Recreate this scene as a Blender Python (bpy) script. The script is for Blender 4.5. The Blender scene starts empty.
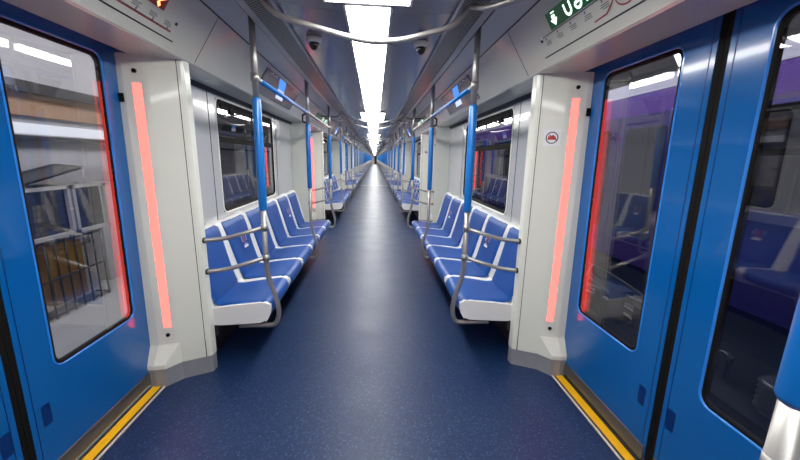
import bpy, bmesh, math, random
from mathutils import Vector, Matrix
random.seed(7)
scene = bpy.context.scene
COL = scene.collection
P = 5.26            # length of one door + bench bay
LAST = 15           # last bay
pi = math.pi
ORD = ['first', 'second', 'third', 'fourth', 'fifth', 'sixth', 'seventh', 'eighth', 'ninth', 'tenth', 'eleventh',
       'twelfth', 'thirteenth', 'fourteenth', 'fifteenth', 'sixteenth', 'seventeenth', 'eighteenth']
SIDE = {1: 'right', -1: 'left'}

# ------------------------------------------------------------------ materials
def mat(name, col, rough=.5, metal=0., spec=.5, emit=None, estr=0., coat=0., noise=None, bump=None):
    m = bpy.data.materials.new(name); m.use_nodes = True
    nt = m.node_tree; b = nt.nodes['Principled BSDF']
    b.inputs['Base Color'].default_value = (*col, 1)
    b.inputs['Roughness'].default_value = rough
    b.inputs['Metallic'].default_value = metal
    b.inputs['Specular IOR Level'].default_value = spec
    b.inputs['Coat Weight'].default_value = coat
    b.inputs['Coat Roughness'].default_value = .06
    if emit:
        b.inputs['Emission Color'].default_value = (*emit, 1)
        b.inputs['Emission Strength'].default_value = estr
    tc = nt.nodes.new('ShaderNodeTexCoord')
    if noise:      # (scale, amount): slight mottling of the base colour
        n = nt.nodes.new('ShaderNodeTexNoise'); n.inputs['Scale'].default_value = noise[0]; n.inputs['Detail'].default_value = 5
        r = nt.nodes.new('ShaderNodeMapRange'); r.inputs['To Min'].default_value = 1 - noise[1]; r.inputs['To Max'].default_value = 1 + noise[1]
        mx = nt.nodes.new('ShaderNodeVectorMath'); mx.operation = 'SCALE'; mx.inputs[0].default_value = col
        nt.links.new(tc.outputs['Object'], n.inputs['Vector']); nt.links.new(n.outputs['Fac'], r.inputs['Value'])
        nt.links.new(r.outputs['Result'], mx.inputs['Scale']); nt.links.new(mx.outputs['Vector'], b.inputs['Base Color'])
    if bump:
        n = nt.nodes.new('ShaderNodeTexNoise'); n.inputs['Scale'].default_value = bump[0]; n.inputs['Detail'].default_value = 3
        bp = nt.nodes.new('ShaderNodeBump'); bp.inputs['Strength'].default_value = bump[1]; bp.inputs['Distance'].default_value = .01
        nt.links.new(tc.outputs['Object'], n.inputs['Vector']); nt.links.new(n.outputs['Fac'], bp.inputs['Height'])
        nt.links.new(bp.outputs['Normal'], b.inputs['Normal'])
    return m

def floor_mat():
    m = mat('navy_vinyl', (.01, .025, .09), .3, spec=.38)
    nt = m.node_tree; b = nt.nodes['Principled BSDF']; tc = nt.nodes['Texture Coordinate']
    v = nt.nodes.new('ShaderNodeTexVoronoi'); v.inputs['Scale'].default_value = 130; v.feature = 'F1'
    wn = nt.nodes.new('ShaderNodeTexWhiteNoise'); wn.noise_dimensions = '3D'
    r = nt.nodes.new('ShaderNodeValToRGB')
    r.color_ramp.elements[0].position = .0; r.color_ramp.elements[0].color = (.004, .015, .055, 1)
    r.color_ramp.elements[1].position = 1; r.color_ramp.elements[1].color = (.028, .065, .15, 1)
    e = r.color_ramp.elements.new(.5); e.color = (.006, .021, .075, 1)
    e = r.color_ramp.elements.new(.88); e.color = (.009, .028, .09, 1)
    nt.links.new(tc.outputs['Object'], v.inputs['Vector']); nt.links.new(v.outputs['Color'], wn.inputs['Vector'])
    nt.links.new(wn.outputs['Value'], r.inputs['Fac']); nt.links.new(r.outputs['Color'], b.inputs['Base Color'])
    n = nt.nodes.new('ShaderNodeTexNoise'); n.inputs['Scale'].default_value = 3; n.inputs['Detail'].default_value = 6
    mr = nt.nodes.new('ShaderNodeMapRange'); mr.inputs['To Min'].default_value = .34; mr.inputs['To Max'].default_value = .50
    nt.links.new(tc.outputs['Object'], n.inputs['Vector']); nt.links.new(n.outputs['Fac'], mr.inputs['Value'])
    nt.links.new(mr.outputs['Result'], b.inputs['Roughness'])
    n2 = nt.nodes.new('ShaderNodeTexNoise'); n2.inputs['Scale'].default_value = 60
    bp = nt.nodes.new('ShaderNodeBump'); bp.inputs['Strength'].default_value = .08; bp.inputs['Distance'].default_value = .01
    nt.links.new(tc.outputs['Object'], n2.inputs['Vector']); nt.links.new(n2.outputs['Fac'], bp.inputs['Height']); nt.links.new(bp.outputs['Normal'], b.inputs['Normal'])
    return m

def perf_mat():
    m = mat('perforated_metal', (.3, .3, .3), .4, .6)
    nt = m.node_tree; b = nt.nodes['Principled BSDF']; tc = nt.nodes['Texture Coordinate']
    mp = nt.nodes.new('ShaderNodeMapping'); mp.inputs['Rotation'].default_value = (0, 0, pi / 4)
    v = nt.nodes.new('ShaderNodeTexVoronoi'); v.inputs['Scale'].default_value = 62; v.inputs['Randomness'].default_value = 0
    v.voronoi_dimensions = '2D'
    r = nt.nodes.new('ShaderNodeValToRGB'); r.color_ramp.interpolation = 'LINEAR'
    r.color_ramp.elements[0].position = .40; r.color_ramp.elements[0].color = (.012, .012, .012, 1)
    r.color_ramp.elements[1].position = .47; r.color_ramp.elements[1].color = (.36, .36, .35, 1)
    nt.links.new(tc.outputs['Object'], mp.inputs['Vector']); nt.links.new(mp.outputs['Vector'], v.inputs['Vector'])
    nt.links.new(v.outputs['Distance'], r.inputs['Fac']); nt.links.new(r.outputs['Color'], b.inputs['Base Color'])
    return m

def glass_mat(name, tint=(.8, .82, .84), ior=1.7):
    m = bpy.data.materials.new(name); m.use_nodes = True; nt = m.node_tree; nt.nodes.clear()
    o = nt.nodes.new('ShaderNodeOutputMaterial'); mx = nt.nodes.new('ShaderNodeMixShader')
    t = nt.nodes.new('ShaderNodeBsdfTransparent'); t.inputs['Color'].default_value = (*tint, 1)
    g = nt.nodes.new('ShaderNodeBsdfGlossy'); g.inputs['Roughness'].default_value = .015
    lw = nt.nodes.new('ShaderNodeLayerWeight'); lw.inputs['Blend'].default_value = .5
    pw = nt.nodes.new('ShaderNodeMath'); pw.operation = 'POWER'; pw.inputs[1].default_value = 4
    mr = nt.nodes.new('ShaderNodeMapRange'); mr.inputs['To Min'].default_value = ((ior - 1) / (ior + 1)) ** 2; mr.inputs['To Max'].default_value = .9
    nt.links.new(lw.outputs['Facing'], pw.inputs[0]); nt.links.new(pw.outputs[0], mr.inputs['Value'])
    nt.links.new(mr.outputs['Result'], mx.inputs['Fac']); nt.links.new(t.outputs[0], mx.inputs[1]); nt.links.new(g.outputs[0], mx.inputs[2])
    nt.links.new(mx.outputs[0], o.inputs['Surface'])
    return m

def emis(name, col, s):
    m = bpy.data.materials.new(name); m.use_nodes = True; nt = m.node_tree; nt.nodes.clear()
    o = nt.nodes.new('ShaderNodeOutputMaterial'); e = nt.nodes.new('ShaderNodeEmission')
    e.inputs['Color'].default_value = (*col, 1); e.inputs['Strength'].default_value = s
    nt.links.new(e.outputs[0], o.inputs['Surface']); return m

M = dict(
    floor=floor_mat(),
    perf=perf_mat(),
    white=mat('white_panel', (.70, .72, .65), .28, coat=.3, noise=(2.5, .04)),
    wall=mat('wall_panel', (.48, .49, .51), .22, coat=.5, noise=(2, .04)),
    fascia=mat('fascia_paint', (.55, .56, .49), .3, coat=.3, noise=(2, .04)),
    band=mat('ceiling_band_paint', (.42, .43, .45), .35, noise=(2, .04)),
    soffit=mat('soffit_glow_tint', (.66, .43, .46), .18, coat=.5),  # pink glow of the red strips tinted into the base colour
    gloss=mat('dark_gloss_ceiling', (.20, .20, .235), .2, .55),
    groove=mat('dark_groove', (.02, .02, .022), .6),
    light=emis('light_diffuser', (1, .985, .945), 23),
    door=mat('door_blue', (.002, .098, .34), .16, coat=.45, noise=(1.5, .03)),
    doorhi=mat('door_bevel_highlight', (.02, .20, .66), .12, coat=.6),  # lighter blue paints the highlight along the window bevel
    recess=mat('recess_blue', (.001, .025, .13), .4, spec=.2),
    rubber=mat('black_rubber', (.004, .004, .004), .7, spec=.15),
    pole=mat('steel_tube', (.36, .355, .345), .38, .75, noise=(20, .06)),
    sleeve=mat('blue_sleeve', (.004, .15, .50), .3, coat=.2),
    seatb=mat('blue_seat_vinyl', (.002, .062, .29), .48, coat=.0, noise=(30, .06)),
    seatw=mat('white_seat_shell', (.70, .71, .70), .3, coat=.2),
    boot=mat('brushed_kick_plate', (.34, .35, .37), .42, .4, noise=(12, .12)),
    sillm=mat('sill_metal', (.16, .17, .18), .3, .8),
    yellow=mat('yellow_strip', (.78, .42, .004), .5, noise=(18, .12)),
    pale=mat('pale_edge', (.55, .50, .48), .4),
    led=emis('red_light_strip', (1, .078, .066), 5),
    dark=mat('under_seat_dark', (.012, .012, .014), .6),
    black=mat('black_plastic', (.012, .012, .012), .35),
    whitep=mat('white_plastic', (.7, .7, .68), .35),
    glass=glass_mat('door_glass', (.88, .88, .90), 1.85),
    wglass=glass_mat('window_glass', (.6, .6, .64), 2.0),
    smoke=mat('smoked_glass_panel', (.13, .15, .15), .22, coat=.2),
    green=mat('sign_green', (.003, .06, .018), .3, emit=(.0, .10, .03), estr=.25),
    gtext=emis('sign_text_glow', (.75, 1, .85), 2.2),
    gexit=emis('green_exit_glow', (.04, .75, .28), 1.6),
    redsc=mat('sign_dark_red', (.06, .004, .002), .3, emit=(.2, .01, 0), estr=.3),
    rtext=emis('red_text_glow', (1, .33, .12), 3.0),
    screen=emis('blue_reflection_glow', (.10, .33, .95), 1.1),  # reflection on the fascia panels, painted as emission
    glazingw=emis('pale_reflection_glow', (.62, .70, 1.0), 1.2),
    ink=mat('map_ink', (.05, .05, .05), .5),
    inkg=mat('map_grey_ink', (.16, .17, .17), .5),
    inkr=mat('map_red_ink', (.28, .02, .025), .5),
    red=mat('emblem_red', (.55, .03, .03), .5),
    emw=mat('emblem_white', (.75, .76, .8), .5),
    concrete=mat('depot_concrete', (.27, .27, .28), .8, noise=(3, .15)),
    depotwall=mat('depot_wall_paint', (.36, .35, .36), .8, noise=(1.2, .12)),
    depotbeam=mat('depot_dark_beam', (.03, .028, .03), .6),
    brownwall=mat('depot_brown_panel', (.28, .17, .10), .7, noise=(3, .15)),
    lamp=emis('depot_tube_glow', (1, .98, 1), 5),
    steelw=mat('light_steel', (.40, .38, .36), .5, .2, noise=(6, .15)),
    mesh=mat('dark_unit_mesh', (.03, .03, .03), .6, bump=(60, .6)),
    board=mat('brown_board', (.20, .105, .02), .6, noise=(8, .25)),
    purple=mat('purple_paint', (.085, .03, .22), .25, coat=.5),
    deep=mat('deep_violet_paint', (.045, .022, .19), .25, coat=.5),
    navy=mat('navy_paint', (.018, .016, .16), .25, coat=.5),
    greyb=mat('grey_blue_stripe', (.10, .10, .2), .35),
    roofg=mat('train_roof', (.22, .22, .25), .5),
    dglass=mat('dark_train_window', (.012, .012, .02), .05, coat=1.),
    bellows=mat('bellows_rubber', (.035, .035, .04), .35),
    under=mat('underframe_dark', (.010, .010, .012), .5, noise=(10, .5)),
    sensor=mat('sensor_lens', (.01, .01, .01), .1),
)

# ------------------------------------------------------------------ mesh helpers
def fillet(pts, r, n=6):
    pts = [Vector(p) for p in pts]; out = [pts[0]]
    for a, b, c in zip(pts, pts[1:], pts[2:]):
        d1 = (a - b); d2 = (c - b); l = min(r, d1.length * .49, d2.length * .49)
        p1 = b + d1.normalized() * l; p2 = b + d2.normalized() * l
        for k in range(n + 1):
            t = k / n; out.append(p1 * (1 - t) ** 2 + b * 2 * t * (1 - t) + p2 * t * t)
    out.append(pts[-1]); return out

class MB:
    """collects shapes; world coordinates for the right-hand side, s = -1 mirrors them to the left"""
    def __init__(self, s=1): self.v = []; self.f = []; self.s = s; self.sm = []
    def add(self, vs, fs, smooth=False):
        o = len(self.v); self.v += [tuple(p) for p in vs]; self.f += [tuple(i + o for i in q) for q in fs]; self.sm += [smooth] * len(fs); return self
    def box(self, x0, x1, y0, y1, z0, z1):
        vs = [(x, y, z) for x in (x0, x1) for y in (y0, y1) for z in (z0, z1)]
        return self.add(vs, [(0, 1, 3, 2), (4, 6, 7, 5), (0, 4, 5, 1), (2, 3, 7, 6), (0, 2, 6, 4), (1, 5, 7, 3)])
    def prism_y(self, prof, y0, y1, cap=True, smooth=False, closed=True):
        n = len(prof); vs = [(x, y0, z) for x, z in prof] + [(x, y1, z) for x, z in prof]
        fs = [(i, (i + 1) % n, (i + 1) % n + n, i + n) for i in range(n if closed else n - 1)]
        self.add(vs, fs, smooth)
        if cap and closed: self.add(vs, [tuple(range(n)), tuple(range(n, 2 * n))])
        return self
    def prism_z(self, poly, z0, z1):
        n = len(poly); vs = [(x, y, z0) for x, y in poly] + [(x, y, z1) for x, y in poly]
        return self.add(vs, [(i, (i + 1) % n, (i + 1) % n + n, i + n) for i in range(n)] + [tuple(range(n)), tuple(range(n, 2 * n))])
    def loft(self, secs, smooth=False, cap=True):
        n = len(secs[0]); vs = [p for s_ in secs for p in s_]; fs = []
        for k in range(len(secs) - 1):
            for i in range(n):
                j = (i + 1) % n; fs.append((k * n + i, k * n + j, (k + 1) * n + j, (k + 1) * n + i))
        self.add(vs, fs, smooth)
        if cap: self.add(vs, [tuple(range(n)), tuple(range((len(secs) - 1) * n, len(secs) * n))])
        return self
    def grid(self, rows, smooth=True):
        n = len(rows[0]); vs = [p for r in rows for p in r]
        return self.add(vs, [(k * n + i, k * n + i + 1, (k + 1) * n + i + 1, (k + 1) * n + i) for k in range(len(rows) - 1) for i in range(n - 1)], smooth)
    def tube(self, path, r, n=12, cap=True):
        path = [Vector(p) for p in path]; rs = r if isinstance(r, (list, tuple)) else [r] * len(path)
        t0 = (path[1] - path[0]).normalized(); u = t0.orthogonal().normalized(); secs = []
        for i, p in enumerate(path):
            if i == 0: t = t0
            elif i == len(path) - 1: t = (path[i] - path[i - 1]).normalized()
            else: t = ((path[i] - path[i - 1]).normalized() + (path[i + 1] - path[i]).normalized()).normalized()
            u = (u - t * u.dot(t)).normalized(); w = t.cross(u)
            secs.append([p + (u * math.cos(a) + w * math.sin(a)) * rs[i] for a in [2 * pi * k / n for k in range(n)]])
        return self.loft(secs, True, cap)
    def disc(self, c, nrm, r, h, n=16):
        c = Vector(c); nrm = Vector(nrm).normalized(); return self.tube([c, c + nrm * h], r, n)
    def lean(self, k):
        self.v = [(x - (z - 1.2) * k, y, z) for x, y, z in self.v]; return self
    def build(self, name, m, parent=None, org=None):
        if parent is not None and org is None: org = parent['_o']
        org = Vector(org) if org is not None else Vector((0, 0, 0))
        me = bpy.data.meshes.new(name); s = self.s
        me.from_pydata([(s * x - org[0], y - org[1], z - org[2]) for x, y, z in self.v], [], self.f)
        me.polygons.foreach_set('use_smooth', self.sm)
        bm = bmesh.new(); bm.from_mesh(me); bmesh.ops.remove_doubles(bm, verts=bm.verts, dist=1e-5)
        bmesh.ops.recalc_face_normals(bm, faces=bm.faces)
        bm.to_mesh(me); bm.free()
        me.materials.append(m)
        o = bpy.data.objects.new(name, me); COL.objects.link(o)
        if parent is not None: o.parent = parent; o['_o'] = list(org)
        else: o.location = org; o['_o'] = list(org)
        return o

def rrect(y0, y1, z0, z1, r, n=6):
    out = []
    for cy, cz, a0 in ((y1 - r, z1 - r, 0), (y0 + r, z1 - r, pi / 2), (y0 + r, z0 + r, pi), (y1 - r, z0 + r, 1.5 * pi)):
        for k in range(n + 1):
            a = a0 + pi / 2 * k / n; out.append((cy + r * math.cos(a), cz + r * math.sin(a)))
    return out

def empty(name, loc, label=None, cat=None, group=None, kind=None):
    o = bpy.data.objects.new(name, None); COL.objects.link(o); o.location = loc; o['_o'] = list(loc); o.empty_display_size = .1
    return tag(o, label, cat, group, kind)
def tag(o, label=None, cat=None, group=None, kind=None):
    if label: o['label'] = label
    if cat: o['category'] = cat
    if group: o['group'] = group
    if kind: o['kind'] = kind
    return o
def partlabel(o, l): o['label'] = l; return o

KIDS = {}
def reg():
    KIDS.clear()
    for o in bpy.data.objects:
        if o.parent: KIDS.setdefault(o.parent.name, []).append(o)
def kids(o): return KIDS.get(o.name, [])

def copy_tree(o, dy, label=None, parent=None):
    c = o.copy(); COL.objects.link(c)
    if parent: c.parent = parent
    else: c.location = (o.location.x, o.location.y + dy, o.location.z)
    if label: c['label'] = label
    for ch in kids(o): copy_tree(ch, 0, None, c)
    return c

JOIN = {}
def joined_mesh(o):
    """one mesh of a whole thing, for the copies far down the train whose parts cannot be seen"""
    if o.name in JOIN: return JOIN[o.name]
    vs, fs, mi, sm, mats = [], [], [], [], []
    def rec(x):
        if x.type == 'MESH':
            k = len(vs); vs.extend([tuple(v.co) for v in x.data.vertices]); m = x.data.materials[0]
            if m not in mats: mats.append(m)
            for p in x.data.polygons: fs.append(tuple(i + k for i in p.vertices)); mi.append(mats.index(m)); sm.append(p.use_smooth)
        for ch in kids(x): rec(ch)
    rec(o)
    me = bpy.data.meshes.new(o.name + '_far'); me.from_pydata(vs, [], fs)
    for m in mats: me.materials.append(m)
    me.polygons.foreach_set('material_index', mi); me.polygons.foreach_set('use_smooth', sm)
    JOIN[o.name] = me; return me
def far_copy(o, dy, label):
    c = bpy.data.objects.new(o.name.split('.')[0], joined_mesh(o)); COL.objects.link(c)
    c.location = (o.location.x, o.location.y + dy, o.location.z)
    for k in ('category', 'group', 'kind'):
        if k in o: c[k] = o[k]
    c['label'] = label; return c

# ------------------------------------------------------------------ the shell
Y0, Y1 = -3.4, 2.2 + P * LAST + 4.6
DC = 1.275                      # centre of the first door
SEAM = (1.25,)
def structure(o): o['kind'] = 'structure'; return o

structure(MB().box(-1.275, 1.275, Y0, Y1, -.03, 0).build('floor', M['floor']))

# ceiling: dark glossy panels with fine joints, in bays
c = MB()
for s in (1, -1):
    y = Y0
    c.prism_y([(s * .10, 2.178), (s * .46, 2.178), (s * .46, 2.19), (s * .10, 2.19)], Y0, Y1)
c.prism_y([(-.2, 2.195), (.2, 2.195), (.2, 2.21), (-.2, 2.21)], Y0, Y1)
structure(c.build('ceiling', M['gloss']))
for s in (1, -1):
    # sloping band and fascia, both run the length of the train
    b = MB(s); b.prism_y([(.70, 2.236), (.855, 2.212), (.86, 2.23), (.70, 2.255)], Y0, Y1)
    b.prism_y([(.600, 2.178), (.648, 2.184), (.650, 2.245), (.600, 2.20)], Y0, Y1)
    o = structure(b.build('trim_%d' % (1 if s > 0 else 2), M['band'])); o['label'] = '%s sloping grey ceiling band beside the vent strip' % SIDE[s]
    f = MB(s)
    f.prism_y([(.855, 2.206), (1.012, 1.957), (1.016, 1.949), (1.03, 1.943), (1.25, 1.943), (1.25, 1.965), (1.05, 1.965), (.88, 2.215)], Y0, Y1)
    o = structure(f.build('trim_%d' % (3 if s > 0 else 4), M['fascia'])); o['label'] = '%s grey fascia over the doors and seats' % SIDE[s]
    g = MB(s); g.prism_y([(.850, 2.213), (.8575, 2.203), (.87, 2.23), (.85, 2.235)], Y0, Y1); g.prism_y([(.645, 2.238), (.705, 2.238), (.705, 2.256), (.645, 2.256)], Y0, Y1)  # second strip paints the shadow inside the ceiling recess
    o = structure(g.build('trim_%d' % (5 if s > 0 else 6), M['groove'])); o['label'] = 'dark joint along the %s fascia' % SIDE[s]
    # perforated strip
    v = MB(s); v.prism_y([(.46, 2.166), (.600, 2.182), (.600, 2.195), (.46, 2.178)], Y0, Y1)
    o = v.build('vent_strip', M['perf']); tag(o, 'long perforated dark vent strip on the %s of the ceiling' % SIDE[s], 'air vent', 'perforated ceiling vent strips')
    e = MB(s)
    e.prism_y([(.449, 2.160), (.461, 2.160), (.461, 2.18), (.449, 2.18)], Y0, Y1)
    e.build('rim', M['band'], o)

# side walls: panels with a window opening in every bay, closed behind the seats
def wall_side(s):
    w = MB(s)
    for i in range(-1, LAST + 1):
        a, b = 2.10 + i * P, 5.76 + i * P      # pillar to pillar
        wy0, wy1, wz0, wz1 = 3.04 + i * P, 4.60 + i * P, .945, 1.885
        for y0, y1, z0, z1 in ((a, wy0, -.03, 1.96), (wy1, b, -.03, 1.96), (wy0, wy1, -.03, wz0), (wy0, wy1, wz1, 1.96)):
            w.box(1.25, 1.30, y0, y1, z0, z1)
        if i == -1: w.box(1.25, 1.3, Y0, a, 0, 1.96)
    # lintels over the doors
        w.box(1.385, 1.42, b, 2.10 + (i + 1) * P, 1.97, 2.1)
    return structure(w.build('wall_' + SIDE[s], M['wall']))
wall_side(1); wall_side(-1)
# lining joints beside the windows and the dark shadow gap above them
for s in (1, -1):
    g = MB(s)
    for i in range(-1, LAST + 1):
        for y in (2.90, 4.74): g.box(1.2475, 1.251, y + i * P - .003, y + i * P + .003, .9, 1.935)
        g.prism_y([(1.247, 1.912), (1.251, 1.912), (1.251, 1.944), (1.225, 1.944)], 2.2 + i * P, 5.66 + i * P)
    o = structure(g.build('trim_%d' % (7 if s > 0 else 8), M['groove'])); o['label'] = 'dark shadow gap and joints of the %s wall lining' % SIDE[s]
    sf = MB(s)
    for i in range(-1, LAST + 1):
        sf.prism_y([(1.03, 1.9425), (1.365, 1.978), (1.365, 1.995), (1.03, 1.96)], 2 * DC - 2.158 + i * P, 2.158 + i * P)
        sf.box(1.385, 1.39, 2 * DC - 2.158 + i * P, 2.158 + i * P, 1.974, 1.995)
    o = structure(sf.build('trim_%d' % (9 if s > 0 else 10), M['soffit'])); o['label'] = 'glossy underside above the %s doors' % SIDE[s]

# rear wall behind the camera and far end wall with its dark door
structure(MB().box(-1.4, 1.4, Y0 - .05, Y0, 0, 2.3).build('wall_back', M['wall']))
ew = structure(MB().box(-1.4, 1.4, Y1, Y1 + .05, 0, 2.3).build('wall_front', M['white']))
ed = structure(empty('door_end', (0, Y1 - .01, 0), 'dark end door at the far end of the aisle')); 
ed.name = 'door_99'
MB().box(-.05, .55, Y1 - .03, Y1 - .002, .02, 1.95).build('door_panel', M['dark'], ed)
MB().box(.02, .48, Y1 - .035, Y1 - .028, 1.0, 1.7).build('pane', M['dglass'], ed)

# threshold plate across the aisle where two cars meet
tag(MB().box(-1.02, 1.02, 18.28, 18.50, 0, .008).build('threshold_plate', M['boot']), 'thin metal threshold plate across the aisle floor far ahead', 'floor plate')

# ------------------------------------------------------------------ per-bay things, built for bay 0
MASTERS = []     # (object, lambda i -> label, first bay, last bay)

# ceiling lights: one wide panel over the doors, three narrow ones along the seats
def light(y0, y1, hw, label):
    o = empty('ceiling_light', (0, (y0 + y1) / 2, 2.17), None, 'ceiling light', 'ceiling light panels along the aisle')
    MB().box(-hw + .01, hw + .01, y0 + .006, y1 - .006, 2.160, 2.176).build('diffuser', M['light'], o)
    f = MB()
    f.box(-hw - .002, -hw + .01, y0, y1, 2.157, 2.18); f.box(hw + .01, hw + .022, y0, y1, 2.157, 2.18)
    f.box(-hw, hw + .02, y0, y0 + .006, 2.158, 2.18); f.box(-hw, hw + .02, y1 - .006, y1, 2.158, 2.18)
    f.build('frame', M['band'], o)
    MASTERS.append((o, label, -1, LAST))
light(.67, 1.85, .20, lambda i: 'wide white ceiling light panel over the %s pair of doors' % ORD[max(i, 0)] if i >= 0 else 'wide white ceiling light panel behind the camera')
for k in range(3):
    light(1.87 + k * 1.293, 1.87 + (k + 1) * 1.293 - .004, .11,
          (lambda k: lambda i: 'narrow white ceiling light panel, %s of three over the %s seating bay' % (ORD[k], ORD[i + 1]))(k))

# ---------------- seats
PROF = [(.690, .338), (.668, .380), (.655, .420), (.658, .443), (.678, .455), (.72, .456), (.80, .447), (.90, .437), (.985, .426), (1.030, .422), (1.052, .455), (1.062, .515),
        (1.085, .60), (1.115, .71), (1.145, .82), (1.172, .895), (1.190, .915)]
def path_point(prof, t):
    L = [0]
    for a, b in zip(prof, prof[1:]): L.append(L[-1] + math.hypot(b[0] - a[0], b[1] - a[1]))
    d = t * L[-1]
    for k in range(len(prof) - 1):
        if d <= L[k + 1] or k == len(prof) - 2:
            u = (d - L[k]) / (L[k + 1] - L[k]); a, b = prof[k], prof[k + 1]
            tx, tz = b[0] - a[0], b[1] - a[1]; l = math.hypot(tx, tz)
            return a[0] + tx * u, a[1] + tz * u, -tz / l, tx / l
def pad(mb, yc, prof, widths, th, dip, nose=0):
    n = 14; rows = []
    us = [-1, -.985, -.93, -.8, -.5, 0, .5, .8, .93, .985, 1]
    for k in range(n + 1):
        t = k / n; x, z, nx, nz = path_point(prof, t)
        q = t * (len(widths) - 1); j = min(int(q), len(widths) - 2); hw = widths[j] + (widths[j + 1] - widths[j]) * (q - j)
        e = min(1, 14 * min(t, 1 - t)) if 0 < t < 1 else 0
        e = math.sqrt(e)
        row = []
        for u in us:
            off = -.004 if abs(u) == 1 else (th * (.45 if abs(u) > .98 else .85 if abs(u) > .9 else 1) - dip * (1 - u * u)) * e - .004 * (1 - e)
            fr = nose * max(0, 1 - t * 3.2) * (1 - u * u) if abs(u) < 1 else 0
            row.append((x + nx * off - fr, yc + u * hw, z + nz * off))
        rows.append(row)
    mb.grid(rows)
SW = .525
B0 = 2.20
def make_bench(s):
    root = empty('seat_bench', (s * 1.0, B0 + 3 * SW, 0), None, 'bench', 'benches of six blue seats along the walls')
    for k in range(6):
        y0 = B0 + k * SW; yc = y0 + SW / 2
        sh = MB(s)
        # shell: profile extruded, edges raised a little into a ridge
        rows = []
        body = PROF + [(1.215, .915), (1.246, .905)]
        for u in (0, .015, .05, .10, .3, .7, .90, .95, .985, 1):
            lift = .010 if u in (.015, .985) else .012 if u in (.05, .95, 0, 1) else 0
            row = []
            for j, (x, z) in enumerate(body):
                a = body[max(j - 1, 0)]; b = body[min(j + 1, len(body) - 1)]
                tx, tz = b[0] - a[0], b[1] - a[1]; l = math.hypot(tx, tz)
                row.append((x - tz / l * lift, y0 + u * SW, z + tx / l * lift))
            rows.append(row)
        sh.grid(rows)
        low = [(.690, .338), (.72, .325), (.95, .312), (1.246, .305)]
        sh.grid([[(x, y0, z) for x, z in low], [(x, y0 + SW, z) for x, z in low]], False)
        for y in ((y0,) if k == 0 else ()) + ((y0 + SW,) if k == 5 else ()):
            ring = [(p[0], y, p[2]) for p in rows[0]] + [(x, y, z) for x, z in reversed(low)]
            sh.add(ring, [tuple(range(len(ring)))])
        seat = sh.build('seat', M['seatw'], root)
        cu = MB(s); pad(cu, yc, [(.682, .355), (.664, .390), (.655, .425), (.664, .450), (.70, .460), (.80, .450), (.90, .440), (.985, .431), (1.024, .437), (1.043, .452)],
                        [.222, .240, .249, .250, .248, .244, .234, .222, .208, .200], .016, .009, .020)
        partlabel(cu.build('seat_pad', M['seatb'], seat), 'blue seat pad')
        bk = MB(s); pad(bk, yc, [(1.026, .436), (1.060, .515), (1.085, .60), (1.115, .71), (1.145, .82), (1.172, .895), (1.188, .913)],
                        [.196, .203, .207, .213, .222, .234, .242], .016, .006)
        partlabel(bk.build('back_pad', M['seatb'], seat), 'blue back pad')
        if k in (1, 4):
            # priority emblem: red figure between two white curves over a white bar
            o = Vector((1.098, yc, .705)); up = Vector((.263, 0, .965)); n = Vector((-.965, 0, .263)) * .0195
            def P3(a, b): return tuple(o + Vector((0, a * s, 0)) + up * b + n)
            em = MB(s)
            for q in (-1, 1):
                out = [(q * (.040 + .012 * math.cos(t)), .030 * math.sin(t)) for t in [-1.2 + .3 * j for j in range(9)]]
                inn = [(q * (.032 + .012 * math.cos(t)), .026 * math.sin(t)) for t in [1.2 - .3 * j for j in range(9)]]
                pts = out + inn; em.add([P3(a, b + .02) for a, b in pts], [tuple(range(len(pts)))])
            for y0_, y1_, z0_, z1_ in ((-.045, .045, -.060, -.040), (-.03, .03, -.035, -.030)):
                em.add([P3(y0_, z0_), P3(y1_, z0_), P3(y1_, z1_), P3(y0_, z1_)], [(0, 1, 2, 3)])
            partlabel(em.build('emblem_border', M['emw'], seat), 'white curves and bar of the priority emblem')
            fg = MB(s)
            circ = [(.0 + .009 * math.cos(t), .045 + .009 * math.sin(t)) for t in [2 * pi * j / 10 for j in range(10)]]
            fg.add([P3(a, b) for a, b in circ], [tuple(range(10))])
            for poly in ([(-.014, .032), (.012, .032), (.010, .008), (-.010, .008)], [(-.012, .010), (-.003, .010), (-.012, -.018), (-.020, -.018)], [(.003, .010), (.011, .010), (.024, -.016), (.015, -.018)], [(.010, .030), (.026, .014), (.021, .010), (.009, .020)]):
                fg.add([P3(a, b) for a, b in poly], [(0, 1, 2, 3)])
            partlabel(fg.build('emblem_figure', M['red'], seat), 'small red figure of the priority emblem')
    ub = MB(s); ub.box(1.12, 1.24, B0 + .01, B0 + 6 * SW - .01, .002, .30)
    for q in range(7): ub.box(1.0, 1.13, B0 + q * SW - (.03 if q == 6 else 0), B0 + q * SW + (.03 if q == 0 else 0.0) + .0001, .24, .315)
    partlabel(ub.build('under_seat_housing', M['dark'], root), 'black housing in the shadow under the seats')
    MASTERS.append((root, lambda i: ('bench of six blue and white seats along the %s wall, %s from the camera' % (SIDE[s], ORD[i])) if i >= 0 else 'bench of six blue and white seats on the %s, behind the camera' % SIDE[s], -1, LAST))
for s in (1, -1): make_bench(s)

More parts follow.
